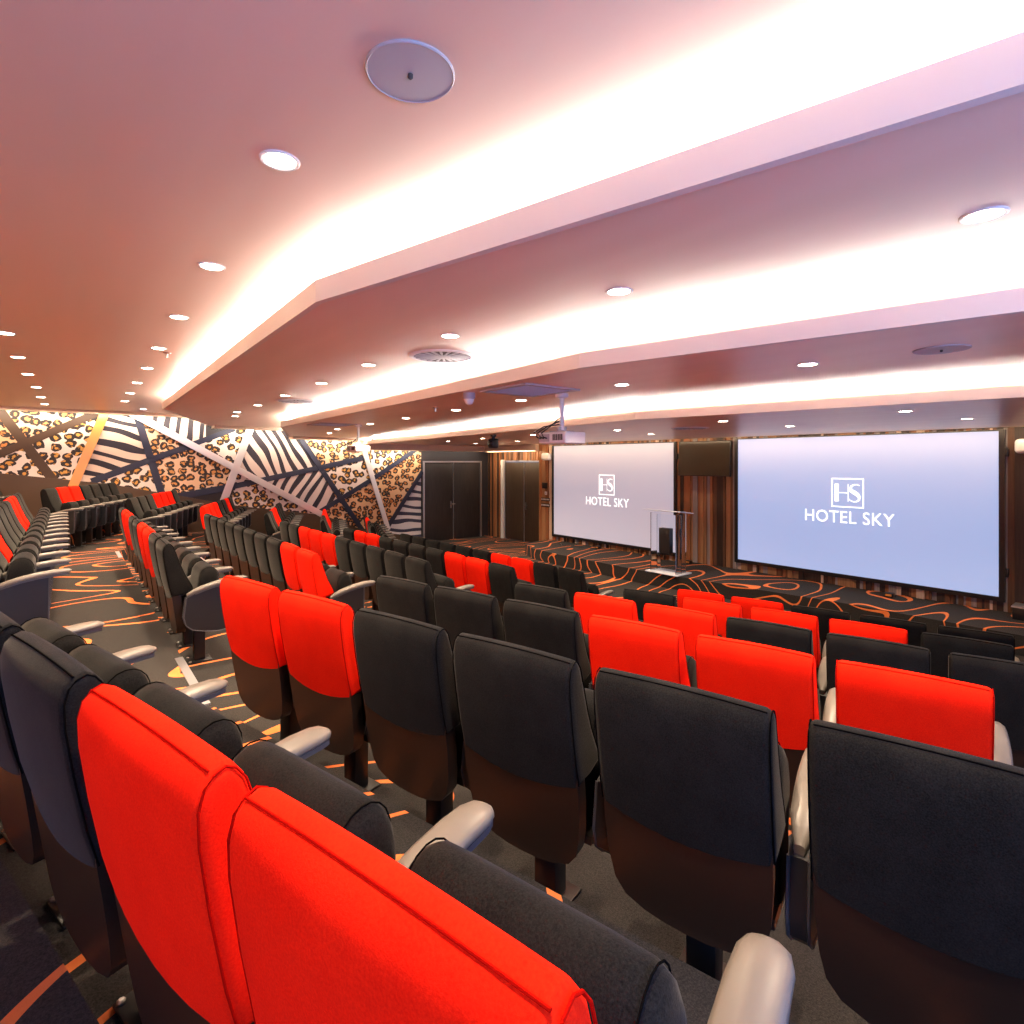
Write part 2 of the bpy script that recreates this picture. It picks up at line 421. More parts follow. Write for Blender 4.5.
PAN = [
 ('leopard_panel', LO, [(-3.35, 3.45), (-1.03, 3.45), (-.60, 2.72), (-1.5, 2.2), (-3.35, 2.2)]),
 ('leopard_panel', LC, [(-1.03, 3.45), (.66, 3.45), (.51, 3.37), (-.60, 2.72)]),
 ('leopard_panel', LW, [(-.60, 2.72), (-1.5, 2.2), (-1.5, 2.0), (-.13, 1.90)]),
 ('leopard_panel', LW, [(-.60, 2.72), (.51, 3.37), (.66, 3.45), (.16, 1.85), (-.13, 1.90)]),
 ('zebra_panel', ZH, [(.66, 3.45), (1.17, 3.45), (1.445, 2.41), (.48, 1.99), (.16, 1.85)]),
 ('leopard_panel', LW, [(.48, 1.99), (1.445, 2.41), (1.63, 1.66), (.5, 1.80)]),
 ('leopard_panel', LC, [(1.17, 3.42), (2.22, 2.745), (1.445, 2.41)]),
 ('zebra_panel', ZV, [(1.17, 3.45), (2.5, 3.45), (2.5, 2.92), (2.22, 2.745)]),
 ('leopard_panel', LW, [(2.22, 2.745), (2.5, 2.91), (3.01, 3.12), (3.48, 3.3), (3.12, 2.22)]),
 ('leopard_panel', LC, [(1.445, 2.41), (2.22, 2.745), (3.12, 2.22), (2.95, 1.75), (1.84, 1.56), (1.66, 1.6)]),
 ('leopard_panel', LW, [(3.12, 2.22), (5.1, 1.04), (5.1, .5), (2.55, .5), (2.95, 1.72)]),
 ('zebra_panel', ZD, [(3.48, 3.3), (4.42, 3.3), (5.07, 2.2), (3.67, 1.9), (3.12, 2.22)]),
 ('zebra_panel', ZE, [(3.67, 1.9), (5.07, 2.2), (5.6, 1.35), (5.18, 1.11), (5.06, 1.07)]),
 ('leopard_panel', LC, [(4.42, 3.3), (6.36, 3.0), (6.42, 2.49), (5.07, 2.2)]),
 ('leopard_panel', LW, [(5.07, 2.2), (6.42, 2.49), (6.62, 1.9), (5.6, 1.35)]),
 ('leopard_panel', LO, [(5.6, 1.35), (6.6, 1.9), (7.05, .45), (6.25, .45)]),
 ('leopard_panel', LO, [(5.12, 1.07), (5.6, 1.35), (6.25, .45), (5.12, .45)]),
 ('leopard_panel', LW, [(6.36, 2.8), (8.0, 2.8), (7.77, 2.62), (6.62, 1.92)]),
 ('leopard_panel', LO, [(6.62, 1.9), (7.77, 2.62), (8.1, 2.75), (8.1, 2.06), (7.05, .5)]),
 ('zebra_panel', ZB, [(8.1, 2.06), (8.1, .1), (6.8, .1), (7.05, .5)])]
for nm, m, poly in PAN:
    bm = bmesh.new()
    a = [bm.verts.new((x, -.006, z)) for x, z in poly]; b = [bm.verts.new((x, 0, z)) for x, z in poly]
    n = len(poly); bm.faces.new(a); bm.faces.new(b[::-1])
    for i in range(n): bm.faces.new((a[i], a[(i+1) % n], b[(i+1) % n], b[i]))
    obj(nm, mesh_from_bm(nm, bm, m, smooth=False), mural)
def strap(nm, p, q, w, y, th, m, label=None):
    p, q = Vector((p[0], p[1])), Vector((q[0], q[1])); t = (q-p).normalized(); n = Vector((-t.y, t.x))*w/2
    bm = bmesh.new(); c = [p+n, p-n, q-n, q+n]
    a = [bm.verts.new((v.x, y, v.y)) for v in c]; b = [bm.verts.new((v.x, y-th, v.y)) for v in c]
    bm.faces.new(a); bm.faces.new(b[::-1])
    for i in range(4): bm.faces.new((a[i], a[(i+1) % 4], b[(i+1) % 4], b[i]))
    bevel_all(bm, .003, 1)
    o = obj(nm, mesh_from_bm(nm, bm, m, smooth=False), mural)
    if label: o['label'] = label
    return o
for si, (p, q, w, m) in enumerate((((-1.06, 3.50), (-.10, 1.86), .16, 'strap_brown'), ((-1.6, 2.14), (.60, 3.42), .14, 'strap_brown'), ((1.17, 3.45), (1.66, 1.60), .14, 'strap'),
                ((.42, 1.96), (1.45, 2.41), .13, 'strap'), ((1.45, 2.41), (2.30, 2.77), .13, 'strap'), ((2.22, 2.75), (3.1, 3.14), .12, 'strap'),
                ((1.72, 1.55), (3.11, 1.79), .15, 'strap'), ((3.11, 1.79), (5.07, 2.2), .13, 'strap'), ((5.07, 2.2), (6.42, 2.49), .13, 'strap'),
                ((4.40, 3.3), (6.28, .50), .13, 'strap'), ((5.05, 1.03), (6.62, 1.91), .12, 'strap'), ((6.62, 1.91), (7.95, 2.73), .12, 'strap'), ((6.95, .42), (8.14, 2.08), .12, 'strap'))):
    strap('strap', p, q, w, -.006, .008+.0012*si, M[m])
strap('mirror_strip', (.655, 3.42), (.12, 1.86), .16, -.022, .03, M['amber'], 'amber orange strip')
strap('mirror_strip', (1.10, 3.40), (5.16, 1.00), .15, -.022, .03, M['mirror'], 'long polished strip sloping down to the right')
strap('mirror_strip', (3.46, 3.22), (2.70, .96), .16, -.024, .034, M['mirror'], 'polished strip crossing the long one')
strap('mirror_strip', (6.31, 2.70), (7.04, .45), .13, -.022, .03, M['mirror'], 'short polished strip near the doors')
# dado below the mural follows the rake
bm = bmesh.new()
dl = [(XN, 2.57), (-.96, 2.15), (.73, 1.90), (1.82, 1.64), (2.1, 1.58), (3.01, 1.35), (5.2, .98), (6.3, .50), (8.1, .16)]
for (x0, z0), (x1, z1) in zip(dl, dl[1:]):
    a = [bm.verts.new(p) for p in ((x0, -.05, -.1), (x1, -.05, -.1), (x1, -.05, z1), (x0, -.05, z0))]
    b = [bm.verts.new(p) for p in ((x0, 0, -.1), (x1, 0, -.1), (x1, 0, z1), (x0, 0, z0))]
    bm.faces.new(a); bm.faces.new(b[::-1])
    for i in range(4): bm.faces.new((a[i], a[(i+1) % 4], b[(i+1) % 4], b[i]))
d = struct(obj('trim_10', mesh_from_bm('dado', bm, M['dado'], smooth=False))); d.location = (0, YL, 0)

# ------------------------------------------------------------------ the auditorium chair
LEAN = .14
def lx(x, z): return x + LEAN*(.98-z)
PROF = [(.016, .578), (.006, .66), (.001, .78), (.001, .88), (.006, .928), (.018, .958), (.034, .974), (.054, .981), (.070, .972), (.083, .950),
        (.094, .89), (.108, .81), (.128, .73), (.158, .65), (.165, .615), (.150, .60), (.10, .585)]
HW = .243
def inset(prof, d):
    n = len(prof); out = []
    for i in range(n):
        p0, p1, p2 = Vector(prof[i-1]), Vector(prof[i]), Vector(prof[(i+1) % n])
        t = (p2-p0).normalized(); nn = Vector((t.y, -t.x))            # points run clockwise seen from +y; inward normal
        out.append(p1 + nn*d)
    return out
def backrest_bm():
    bm = bmesh.new(); rings = []
    st = []
    r = .022
    for a in (0, 22, 45, 68, 90): st.append((-HW + r*(1-math.sin(R(a))), r*(1-math.cos(R(a)))))
    st = [(-HW + r*(1-math.cos(R(a))), r*(1-math.sin(R(a)))) for a in (0, 25, 50, 75, 90)]
    mid = [(y, 0) for y in (-.17, -.10, -.03, .03, .10, .17)]
    allst = st + mid + [(-y, d) for y, d in st[::-1]]
    for y, d in allst:
        k = 1-(y/HW)**2; ring = []
        for (x, z) in inset(PROF, d):
            zz = z - (.036*k if z < .63 and x < .12 else 0)
            xx = x - (.012*k if x < .03 else 0) + (.010*k if x > .10 and z > .62 else 0)
            zz += .006*k if z > .94 else 0
            ring.append(bm.verts.new((lx(xx, zz), y, zz)))
        rings.append(ring)
    n = len(PROF)
    for a, b in zip(rings, rings[1:]):
        for i in range(n): bm.faces.new((a[i], a[(i+1) % n], b[(i+1) % n], b[i]))
    bm.faces.new(rings[0][::-1]); bm.faces.new(rings[-1])
    return bm
def seams_bm():
    bm = bmesh.new()
    pr = inset(PROF, .004)
    for s in (-1, 1):
        y = s*(HW-.004)
        add_tube(bm, [(lx(p[0], p[1]), y, p[1]) for p in pr[:15]], .0019, 6)
    pts = []
    for i in range(9):
        y = -HW+.013 + (2*HW-.026)*i/8; k = 1-(y/HW)**2
        pts.append((lx(.034, .9745)-.001*k, y, (.9748+.0062*k)))
    add_tube(bm, pts, .0019, 6)
    return bm
def shell_bm():
    bm = bmesh.new()
    out = [(-.236, .64), (-.234, .50), (-.226, .40), (-.212, .335), (-.18, .295), (-.12, .274), (-.06, .266), (0, .264)]
    out = out + [(-y, z) for y, z in out[-2::-1]]
    a = []; b = []
    for y, z in out:
        k = 1-(y/.24)**2
        a.append(bm.verts.new((lx(.016-.010*k, z), y, z))); b.append(bm.verts.new((lx(.075, z), y*.97, z)))
    n = len(out)
    # rear and front skins in quads between mirrored sides
    for side in (a, b):
        for i in range(n//2):
            j = n-1-i
            if i+1 < j-1: bm.faces.new((side[i], side[i+1], side[j-1], side[j]))
            elif i+1 == j-1: bm.faces.new((side[i], side[i+1], side[j]))
    for i in range(n): bm.faces.new((a[i], a[(i+1) % n], b[(i+1) % n], b[i]))
    return bm
def seat_bm():
    """tipped-up seat: cushion standing on edge behind the armrest line"""
    bm = bmesh.new()
    SX = -.06
    prof = []                                    # (x, z) loop around the cushion
    for a in range(0, 181, 20):                  # rounded upper edge
        prof.append((.375 - .066*math.cos(R(a)), .694 + .078*math.sin(R(a))))
    prof += [(.447, .60), (.445, .50), (.440, .42), (.425, .36), (.39, .335), (.345, .33), (.31, .35), (.293, .41), (.29, .50), (.297, .60)]
    rings = []
    for y, d, dz in ((-.222, .028, .050), (-.219, .014, .030), (-.208, .004, .014), (-.185, 0, .003), (-.12, 0, 0), (-.05, 0, 0), (.05, 0, 0), (.12, 0, 0), (.185, 0, .003), (.208, .004, .014), (.219, .014, .030), (.222, .028, .050)):
        c = Vector((.37, .53)); ring = []
        for x, z in prof:
            v = Vector((x, z)); w = (c-v).normalized()*d
            zz = z + w.y - (dz if z > .60 else (dz*.6*(z-.5)/.1 if z > .5 else 0))
            ring.append(bm.verts.new((x + SX + w.x + .05*(z-.5), y, zz)))
        rings.append(ring)
    n = len(prof)
    for a, b in zip(rings, rings[1:]):
        for i in range(n): bm.faces.new((a[i], a[(i+1) % n], b[(i+1) % n], b[i]))
    bm.faces.new(rings[0][::-1]); bm.faces.new(rings[-1])
    return bm
def seat_seam_bm():
    bm = bmesh.new()
    for s in (1,):
        pts = []
        for a in range(-10, 181, 19):
            x, z = .375 - .068*math.cos(R(a)), .694 + .080*math.sin(R(a)) - .006
            pts.append((x - .06 + .05*(z-.5), 0, z))
        add_tube(bm, pts, .0017, 6)
    return bm
def seat_pan_bm():
    bm = bmesh.new()
    pr = [(.448, .60), (.462, .585), (.466, .46), (.455, .37), (.43, .335), (.42, .34), (.43, .60)]
    for y0, y1 in ((-.200, .200),):
        a = [bm.verts.new((x-.06+.05*(z-.5), y0, z)) for x, z in pr]; b = [bm.verts.new((x-.06+.05*(z-.5), y1, z)) for x, z in pr]
        n = len(pr); bm.faces.new(a); bm.faces.new(b[::-1])
        for i in range(n): bm.faces.new((a[i], a[(i+1) % n], b[(i+1) % n], b[i]))
    bevel_sharp(bm, .01, 2, 40)
    return bm
ARMC = [(.165, .585), (.205, .605), (.260, .625), (.330, .645), (.410, .660), (.490, .669), (.545, .671), (.572, .670), (.586, .668)]
def arm_bm(y0):
    bm = bmesh.new(); rings = []
    n = len(ARMC)
    for i, (x, z) in enumerate(ARMC):
        w = (.014, .024, .037, .041, .043, .043, .041, .032, .016)[i]; th = (.012, .014, .015, .015, .015, .015, .013, .011, .006)[i]
        ring = []
        for y, dz in ((-w, -.5*th), (-w*.97, .35*th), (-w*.72, .85*th), (0, th), (w*.72, .85*th), (w*.97, .35*th), (w, -.5*th), (w*.85, -th), (-w*.85, -th)):
            ring.append(bm.verts.new((x, y0+y, z+dz)))
        rings.append(ring)
    m = len(rings[0])
    for a, b in zip(rings, rings[1:]):
        for i in range(m): bm.faces.new((a[i], a[(i+1) % m], b[(i+1) % m], b[i]))
    bm.faces.new(rings[0][::-1]); bm.faces.new(rings[-1])
    return bm
def arm_rim_bm(y0):
    bm = bmesh.new(); rings = []
    for i, (x, z) in enumerate(ARMC[:-1]):
        w = (.012, .022, .035, .039, .041, .041, .038, .028)[i]
        rings.append([bm.verts.new((x, y0+y, z+dz)) for y, dz in ((-w, -.012), (w, -.012), (w, -.026), (-w, -.026))])
    for a, b in zip(rings, rings[1:]):
        for i in range(4): bm.faces.new((a[i], a[(i+1) % 4], b[(i+1) % 4], b[i]))
    bm.faces.new(rings[0][::-1]); bm.faces.new(rings[-1])
    return bm
PANEL = [(.160, .565), (.20, .584), (.26, .605), (.33, .625), (.40, .638), (.470, .648), (.466, .36), (.458, .31), (.435, .288), (.38, .283), (.28, .295), (.20, .318), (.155, .36), (.140, .42)]
def panel_bm(y0, th):
    bm = bmesh.new()
    a = [bm.verts.new((x, y0-th/2, z)) for x, z in PANEL]; b = [bm.verts.new((x, y0+th/2, z)) for x, z in PANEL]
    n = len(PANEL); bm.faces.new(a); bm.faces.new(b[::-1])
    for i in range(n): bm.faces.new((a[i], a[(i+1) % n], b[(i+1) % n], b[i]))
    bevel_sharp(bm, .008, 2, 60)
    return bm
def rim_bm(y0, th):
    bm = bmesh.new()
    for s in (-1, 1):
        pts = [(x, y0+s*th/2, z) for x, z in PANEL[5:]] + [(PANEL[0][0], y0+s*th/2, PANEL[0][1])]
        add_tube(bm, pts, .005, 6)
    return bm
def leg_bm():
    bm = bmesh.new(); add_box(bm, (.245, -.046, .012), (.325, .046, .34)); bevel_all(bm, .008, 2)
    add_box(bm, (.20, -.215, .315), (.36, .215, .345))
    return bm
def foot_bm():
    bm = bmesh.new(); add_box(bm, (.20, -.085, 0), (.37, .085, .012)); bevel_all(bm, .004, 2); return bm
def bolts_bm():
    bm = bmesh.new(); add_lathe(bm, [(.011, .010), (.011, .018), (.006, .022)], 8); return bm

CH = {}
for c in ('red', 'black'):
    CH['back_'+c] = mesh_from_bm('backrest_'+c, backrest_bm(), M[c], True, 50)
    CH['seam_'+c] = mesh_from_bm('seam_'+c, seams_bm(), M['seam_'+c])
CH['shell'] = mesh_from_bm('back_shell', shell_bm(), M['shell'], True, 40)
CH['seat'] = mesh_from_bm('seat', seat_bm(), M['black'], True, 60)
CH['seat_seam'] = mesh_from_bm('seat_seam', seat_seam_bm(), M['seam_black'])
CH['seat_pan'] = mesh_from_bm('seat_pan', seat_pan_bm(), M['panel'])
for s, y in (('r', -.28), ('l', .28)):
    CH['arm'+s] = mesh_from_bm('armrest', arm_bm(y), M['arm'], True, 50)
    CH['rim'+s] = mesh_from_bm('armrest_edge', arm_rim_bm(y), M['arm_edge'])
    CH['pan'+s] = mesh_from_bm('side_panel', panel_bm(y, .050), M['panel'], True, 30)
    CH['prim'+s] = mesh_from_bm('panel_trim', rim_bm(y, .050), M['arm_edge'])
CH['leg'] = mesh_from_bm('leg', leg_bm(), M['steel_black'])
CH['foot'] = mesh_from_bm('foot_plate', foot_bm(), M['steel_black'])
CH['bolt'] = mesh_from_bm('bolts', bolts_bm(), M['steel'])

ORD = ['first', 'second', 'third', 'fourth', 'fifth', 'sixth', 'seventh', 'eighth', 'ninth', 'tenth', 'eleventh', 'twelfth']
def chair(x, y, z, rz, sy, colour, left_end, label, group):
    t = empty('auditorium_chair', (x, y, z), rz); t.scale = (1, sy, 1)
    tag(t, label, 'chair', group)
    b = obj('backrest', CH['back_'+colour], t); obj('seam', CH['seam_'+colour], b)
    b['label'] = 'red fabric backrest' if colour == 'red' else 'charcoal fabric backrest'
    obj('back_shell', CH['shell'], t)
    s = obj('seat', CH['seat'], t); [obj('seam', CH['seat_seam'], s, (0, y, 0)) for y in (-.196, .196)]; obj('seat_pan', CH['seat_pan'], s)
    for e in (('r', 'l') if left_end else ('r',)):
        p = obj('side_panel', CH['pan'+e], t); obj('panel_trim', CH['prim'+e], p)
        a = obj('armrest', CH['arm'+e], t); obj('armrest_edge', CH['rim'+e], a)
    l = obj('leg', CH['leg'], t); obj('foot_plate', CH['foot'], l)
    for y in (-.068, .068): obj('bolt', CH['bolt'], l, (.215, y, 0))
    return t
CN = {'R': 'red', 'K': 'black'}
rowname = lambda k: ('front row' if k == 0 else '%s row from the stage' % ROWS[k])
# right-hand block: (row, colours from the aisle towards the right, s of the left edge of the first)
for k, cols, s0 in ((0, 'RRKKK', 2.09), (1, 'KRRRK', 2.21), (2, 'KRRKKK', 2.66), (3, 'KKKRRR', 3.06), (4, 'RRKKKK', 3.005), (5, 'KKKRR', 2.94)):
    for i, c in enumerate(cols):
        sc = s0 - .56*(i+.5) + .04
        chair(NR[k]*N1[0]+sc*D1[0], NR[k]*N1[1]+sc*D1[1], ZT[k], A1, 1.0, CN[c], i == 0,
              '%s-backed auditorium chair, %s from the aisle, %s, right-hand block' % (CN[c], ORD[i], rowname(k)), 'right-hand block of auditorium chairs')
# middle block: colours from the near aisle away
for k, cols in ((0, 'KKRRKKKKKK'), (1, 'KRRKKKKRRK'), (2, 'KKKKKRRRKK'), (3, 'RRKKKKKKKK'), (4, 'KKRRKKRRK'), (5, 'KKRKKKKRRKK')):
    for i, c in enumerate(cols):
        yc = 5.23 + .487*i - .2435 + .03
        chair(XM[k], yc, ZT[k], 0, .87, CN[c], i == len(cols)-1,
              '%s-backed auditorium chair, %s from the near aisle, %s, middle block' % (CN[c], ORD[i], rowname(k)), 'middle block of auditorium chairs')
# far block beside the mural: colours from the far aisle towards the wall
for k, cols in ((0, 'KKKRRKK'), (1, 'KKKRRRR'), (2, 'KKRRKKK'), (3, 'RRRKKRK'), (4, 'KKKRRRK'), (5, 'KRRKKKK'), (6, 'KK')):
    for i, c in enumerate(cols):
        q = .42*(i+.5)
        chair(X3[k]+q*D3[0], Y3+q*D3[1], ZT[k], A3, .75, CN[c], i == len(cols)-1,
              '%s-backed auditorium chair, %s from the far aisle, %s, mural-side block' % (CN[c], ORD[i], rowname(k)), 'auditorium chairs beside the mural')

# stair nosings in the two aisles
for k in range(6):
    ln = lines[k]; zt = ZT[k+1]
    for nm, y0, y1, where in (('near', max(ln[1][1], 3.50), 4.55, 'near aisle'), ('far', 9.85, min(ln[2][1], 10.75), 'far aisle')):
        if y1-y0 < .2: continue
        bm = bmesh.new(); x = ln[1][0]
        add_box(bm, (x-.045, y0, zt), (x+.004, y1, zt+.006)); add_box(bm, (x, y0, zt-.03), (x+.006, y1, zt+.004))
        o = obj('stair_nosing', mesh_from_bm('stair_nosing', bm, M['alu'], smooth=False))
        tag(o, 'metal nosing on the carpeted step behind the %s, %s' % (rowname(k), where), 'stair nosing', 'metal stair nosings')

# ------------------------------------------------------------------ projection screens
def stroke(bm, pts, widths, y=0):
    """flat ribbon in the local y-z plane"""
    L = []; n = len(pts)
    for i, p in enumerate(pts):
        a = Vector(pts[max(i-1, 0)]); b = Vector(pts[min(i+1, n-1)]); t = (b-a).normalized(); nn = Vector((-t.y, t.x))*widths[i]/2
        p = Vector(p); L.append((p+nn, p-nn))
    vs = [(bm.verts.new((0, -l.x, l.y)), bm.verts.new((0, -r.x, r.y))) for l, r in L]
    for (a, b), (c, d) in zip(vs, vs[1:]): bm.faces.new((a, b, d, c))
def text_mesh(s, width, height):
    cu = bpy.data.curves.new('txt', 'FONT'); cu.body = s; cu.align_x = 'CENTER'; cu.resolution_u = 4; cu.space_character = 1.05
    o = bpy.data.objects.new('txt', cu); COL.objects.link(o)
    dg = bpy.context.evaluated_depsgraph_get(); me = bpy.data.meshes.new_from_object(o.evaluated_get(dg))
    bpy.data.objects.remove(o)
    xs = [v.co.x for v in me.vertices]; ys = [v.co.y for v in me.vertices]
    w, h = max(xs)-min(xs), max(ys)-min(ys); cx, y0 = (max(xs)+min(xs))/2, min(ys)
    for v in me.vertices:
        v.co = (0, -(v.co.x-cx)*width/w, (v.co.y-y0)*height/h)
    return me
def screen(y0, y1, z0, z1, logo_c, label, pm):
    t = tag(empty('projection_screen', (XF, (y0+y1)/2, z0)), label, 'screen', 'projection screens on the front wall')
    w = (y1-y0)/2; h = z1-z0
    bm = bmesh.new(); f = .065
    add_box(bm, (-.085, -w-f, -f), (-.03, -w, h+.02)); add_box(bm, (-.085, w, -f), (-.03, w+f, h+.02))
    add_box(bm, (-.085, -w, -f), (-.03, w, 0)); add_box(bm, (-.085, -w, h), (-.03, w, h+.02))
    obj('frame', mesh_from_bm('screen_frame', bm, M['blackp'], smooth=False), t)
    p = obj('screen_panel', box_mesh('screen_panel', (-.065, -w, 0), (-.04, w, h), pm), t)
    for z in (.35, h-.3):
        obj('bracket', box_mesh('bracket', (-.09, -w-f-.035, z-.06), (-.045, -w-f, z+.06), M['blackp'], .004), t)
    ly, lz = logo_c; ly -= (y0+y1)/2; lz -= z0
    bm = bmesh.new(); s = .238; e = .010
    for a, b in (((-s, -s), (s, -s)), ((s, -s), (s, s)), ((s, s), (-s, s)), ((-s, s), (-s, -s))):
        d = (Vector(b)-Vector(a)).normalized()*e; stroke(bm, [Vector(a)+d, Vector(b)+d], [2*e, 2*e])
    stroke(bm, [(-.165, -.15), (-.165, .15)], [.062, .062])                     # heavy stem of the H
    stroke(bm, [(-.134, .0), (.01, .0)], [.013, .013])                          # thin bar
    stroke(bm, [(.012, -.15), (.012, .15)], [.010, .010])                       # thin stem
    S = [(.185, .125), (.15, .145), (.105, .142), (.065, .118), (.045, .078), (.060, .040), (.105, .010), (.150, -.020), (.180, -.060), (.175, -.110), (.140, -.140), (.09, -.145), (.045, -.125), (.022, -.098)]
    stroke(bm, S, [.012, .016, .022, .030, .042, .056, .066, .062, .046, .030, .020, .016, .013, .010])
    obj('logo_emblem', mesh_from_bm('logo_emblem', bm, M['logo'], smooth=False), t, (-.0685, ly, lz))
    me = text_mesh('HOTEL SKY', 1.36, .205); me.materials.clear(); me.materials.append(M['logo'])
    obj('logo_lettering', me, t, (-.0685, ly, lz-.515))
    return t
screen(7.03, 10.80, .42, 2.78, (8.94, 1.80), 'projection screen with hotel logo nearer the double doors, behind the clear lectern', M['screen2'])
screen(1.69, 5.57, .46, 2.80, (3.63, 1.84), 'large projection screen with hotel logo at the right, beyond the front row', M['screen'])

# display between the screens
t = tag(empty('wall_display', (10.16, 6.28, 2.07)), 'dark blank flat display hung on the timber wall between the two screens', 'display')
obj('bezel', box_mesh('bezel', (-.02, -.59, 0), (.04, .59, .72), M['blackp'], .006), t, None, (0, R(3), 0))
obj('display_panel', box_mesh('display_panel', (-.026, -.575, .015), (-.018, .575, .705), M['tvglass']), t, None, (0, R(3), 0))
obj('wall_bracket', box_mesh('wall_bracket', (.04, -.15, .2), (.15, .15, .5), M['blackp']), t)

# clear lectern on the stage
t = tag(empty('lectern', (8.95, 6.28, .25)), 'clear acrylic lectern with slanted top at the stage edge', 'lectern')
obj('base_plate', box_mesh('base_plate', (-.24, -.36, 0), (.24, .36, .02), M['frost'], .005), t)
for y in (-.28, .28): obj('side_pane', box_mesh('side_pane', (-.16, y-.008, .02), (.16, y+.008, 1.14), M['acrylic'], .002), t)
obj('front_pane', box_mesh('front_pane', (.02, -.272, .02), (.035, .272, 1.10), M['acrylic'], .002), t)
obj('top_board', box_mesh('top_board', (-.22, -.41, -.009), (.22, .41, .009), M['frost'], .003), t, (0, 0, 1.17), (0, R(7), 0))
sh = obj('equipment_box', box_mesh('equipment_box', (-.10, -.10, .38), (.015, .14, .85), M['blackp'], .006), t)
sh['label'] = 'black box held between the clear panes'

# wall speakers, thermostat, switches, floor boxes
def wall_speaker(y, z, label):
    t = tag(empty('wall_speaker', (XF-.045, y, z)), label, 'speaker', 'white wall speakers')
    bm = bmesh.new(); add_box(bm, (-.17, -.15, -.1), (-.02, .15, .1)); bevel_all(bm, .05, 4)
    obj('cabinet', mesh_from_bm('speaker_cabinet', bm, M['white']), t)
    bm = bmesh.new(); add_box(bm, (-.03, -.04, -.03), (.05, .04, .03)); obj('wall_bracket', mesh_from_bm('bracket', bm, M['grey']), t)
    return t
wall_speaker(11.02, 2.50, 'white wall speaker beside the left screen above the thermostat')
wall_speaker(1.36, 2.58, 'white wall speaker at the right edge beside the right-hand screen')
def thermostat():
    t = tag(obj('wall_control_pad', box_mesh('thermostat', (-.03, -.10, -.08), (0, .10, .08), M['blackp'], .006)), 'black wall control pad on the timber beside the brown double doors', 'thermostat')
    t.location = (10.26, 11.18, 1.71)
thermostat()
def switch(y, z, n, mat, label):
    t = tag(empty('switch_plate', (10.262, y, z)), label, 'switch', 'switches beside the brown doors')
    w = .05*n
    obj('plate', box_mesh('plate', (-.012, -w/2-.02, -.045), (0, w/2+.02, .045), mat, .003), t)
    for i in range(n):
        yy = (i-(n-1)/2)*.055
        obj('rocker', box_mesh('rocker', (-.018, yy-.016, -.02), (-.011, yy+.016, .02), M['grey'] if mat is M['white'] else M['white'], .002), t)
switch(11.14, 1.50, 1, M['white'], 'single white switch plate just under the black control pad')
switch(11.16, 1.33, 6, M['blackp'], 'upper row of switches below the single white switch')
switch(11.16, 1.17, 6, M['blackp'], 'lower row of switches below the single white switch')
def floor_box(x, y, label, w=.12, d=.09, h=.07):
    t = tag(empty('floor_socket', (x, y, .25)), label, 'socket', 'floor sockets on the stage')
    obj('housing', box_mesh('housing', (-d/2, -w/2, 0), (d/2, w/2, h), M['blackp'], .006), t)
    obj('outlet', box_mesh('outlet', (-d/2-.004, -w/3, h*.3), (-d/2+.004, w/3, h*.75), M['amber'], .001), t)
floor_box(10.0, 2.95, 'small black floor socket on the stage under the right-hand screen')
floor_box(10.05, 6.55, 'small black floor socket on the stage behind the lectern')
floor_box(10.05, 9.05, 'small black floor socket on the stage under the left screen')
t = tag(empty('equipment_case', (10.02, 1.28, .25)), 'dark low equipment case with pale edge by the wall, far right', 'case')
obj('case_body', box_mesh('case_body', (-.14, -.22, 0), (.14, .22, .16), M['blackp'], .01), t)
obj('case_edge', box_mesh('case_edge', (-.15, -.23, .16), (.15, .23, .178), M['alu'], .004), t)
bm = bmesh.new(); add_tube(bm, [(10.02, 9.1, .256), (9.85, 9.35, .256), (9.9, 9.7, .256), (9.75, 10.0, .256), (9.95, 10.25, .256), (10.1, 10.3, .256)], .008)
tag(obj('floor_cable', mesh_from_bm('floor_cable', bm, M['blackp'])), 'black cable lying on the stage carpet under the left screen', 'cable')

# ------------------------------------------------------------------ ceiling fittings
bmr = bmesh.new(); add_lathe(bmr, [(.066, .002), (.066, -.003), (.061, -.006), (.052, -.004), (.050, .0)], 28); DLR = mesh_from_bm('downlight_ring', bmr, M['white'])
bmr = bmesh.new(); add_lathe(bmr, [(.051, -.002), (.047, -.0045)], 24); DLL = mesh_from_bm('downlight_lens', bmr, M['lamp'])
DL = {1: (C1, 'the highest ceiling', [(.57, .62), (.57, 1.96), (.60, 3.25), (.63, 4.54), (.66, 5.9), (.70, 7.24), (.73, 8.66), (.76, 10.04), (.79, 11.42), (1.19, 12.94)], 'line beside the bright cove'),
      11: (C1, 'the highest ceiling', [(-.40, 3.3), (-.38, 4.64), (-.37, 5.98), (-.36, 7.28), (-.34, 8.62), (-.31, 10.05), (-.30, 11.56), (-.28, 12.92)], 'left-hand line'),
      2: (C2, 'the second ceiling step', [(2.37, .43), (2.07, 1.73), (1.95, 3.04), (2.0, 4.39), (2.08, 5.72), (2.12, 7.08), (2.17, 8.52), (2.21, 9.94), (2.38, 10.84)], 'line'),
      3: (C3, 'the third ceiling step', [(3.67, 1.53), (3.48, 2.88), (3.57, 4.25), (3.65, 5.56), (3.77, 7.04), (3.9, 8.5), (4.03, 10.25), (4.47, 11.78)], 'line'),
      4: (C4, 'the lowest ceiling', [(6.2, 1.7), (6.05, 3.48), (6.53, 5.49), (6.5, 7.4), (6.7, 9.2), (7.0, 11.0)], 'line nearer the seats'),
      5: (C4, 'the lowest ceiling', [(7.81, 1.56), (7.61, 3.4), (7.9, 5.9), (8.1, 8.0), (8.3, 10.0), (8.5, 12.0)], 'line above the stage edge')}
DLW = 115.0
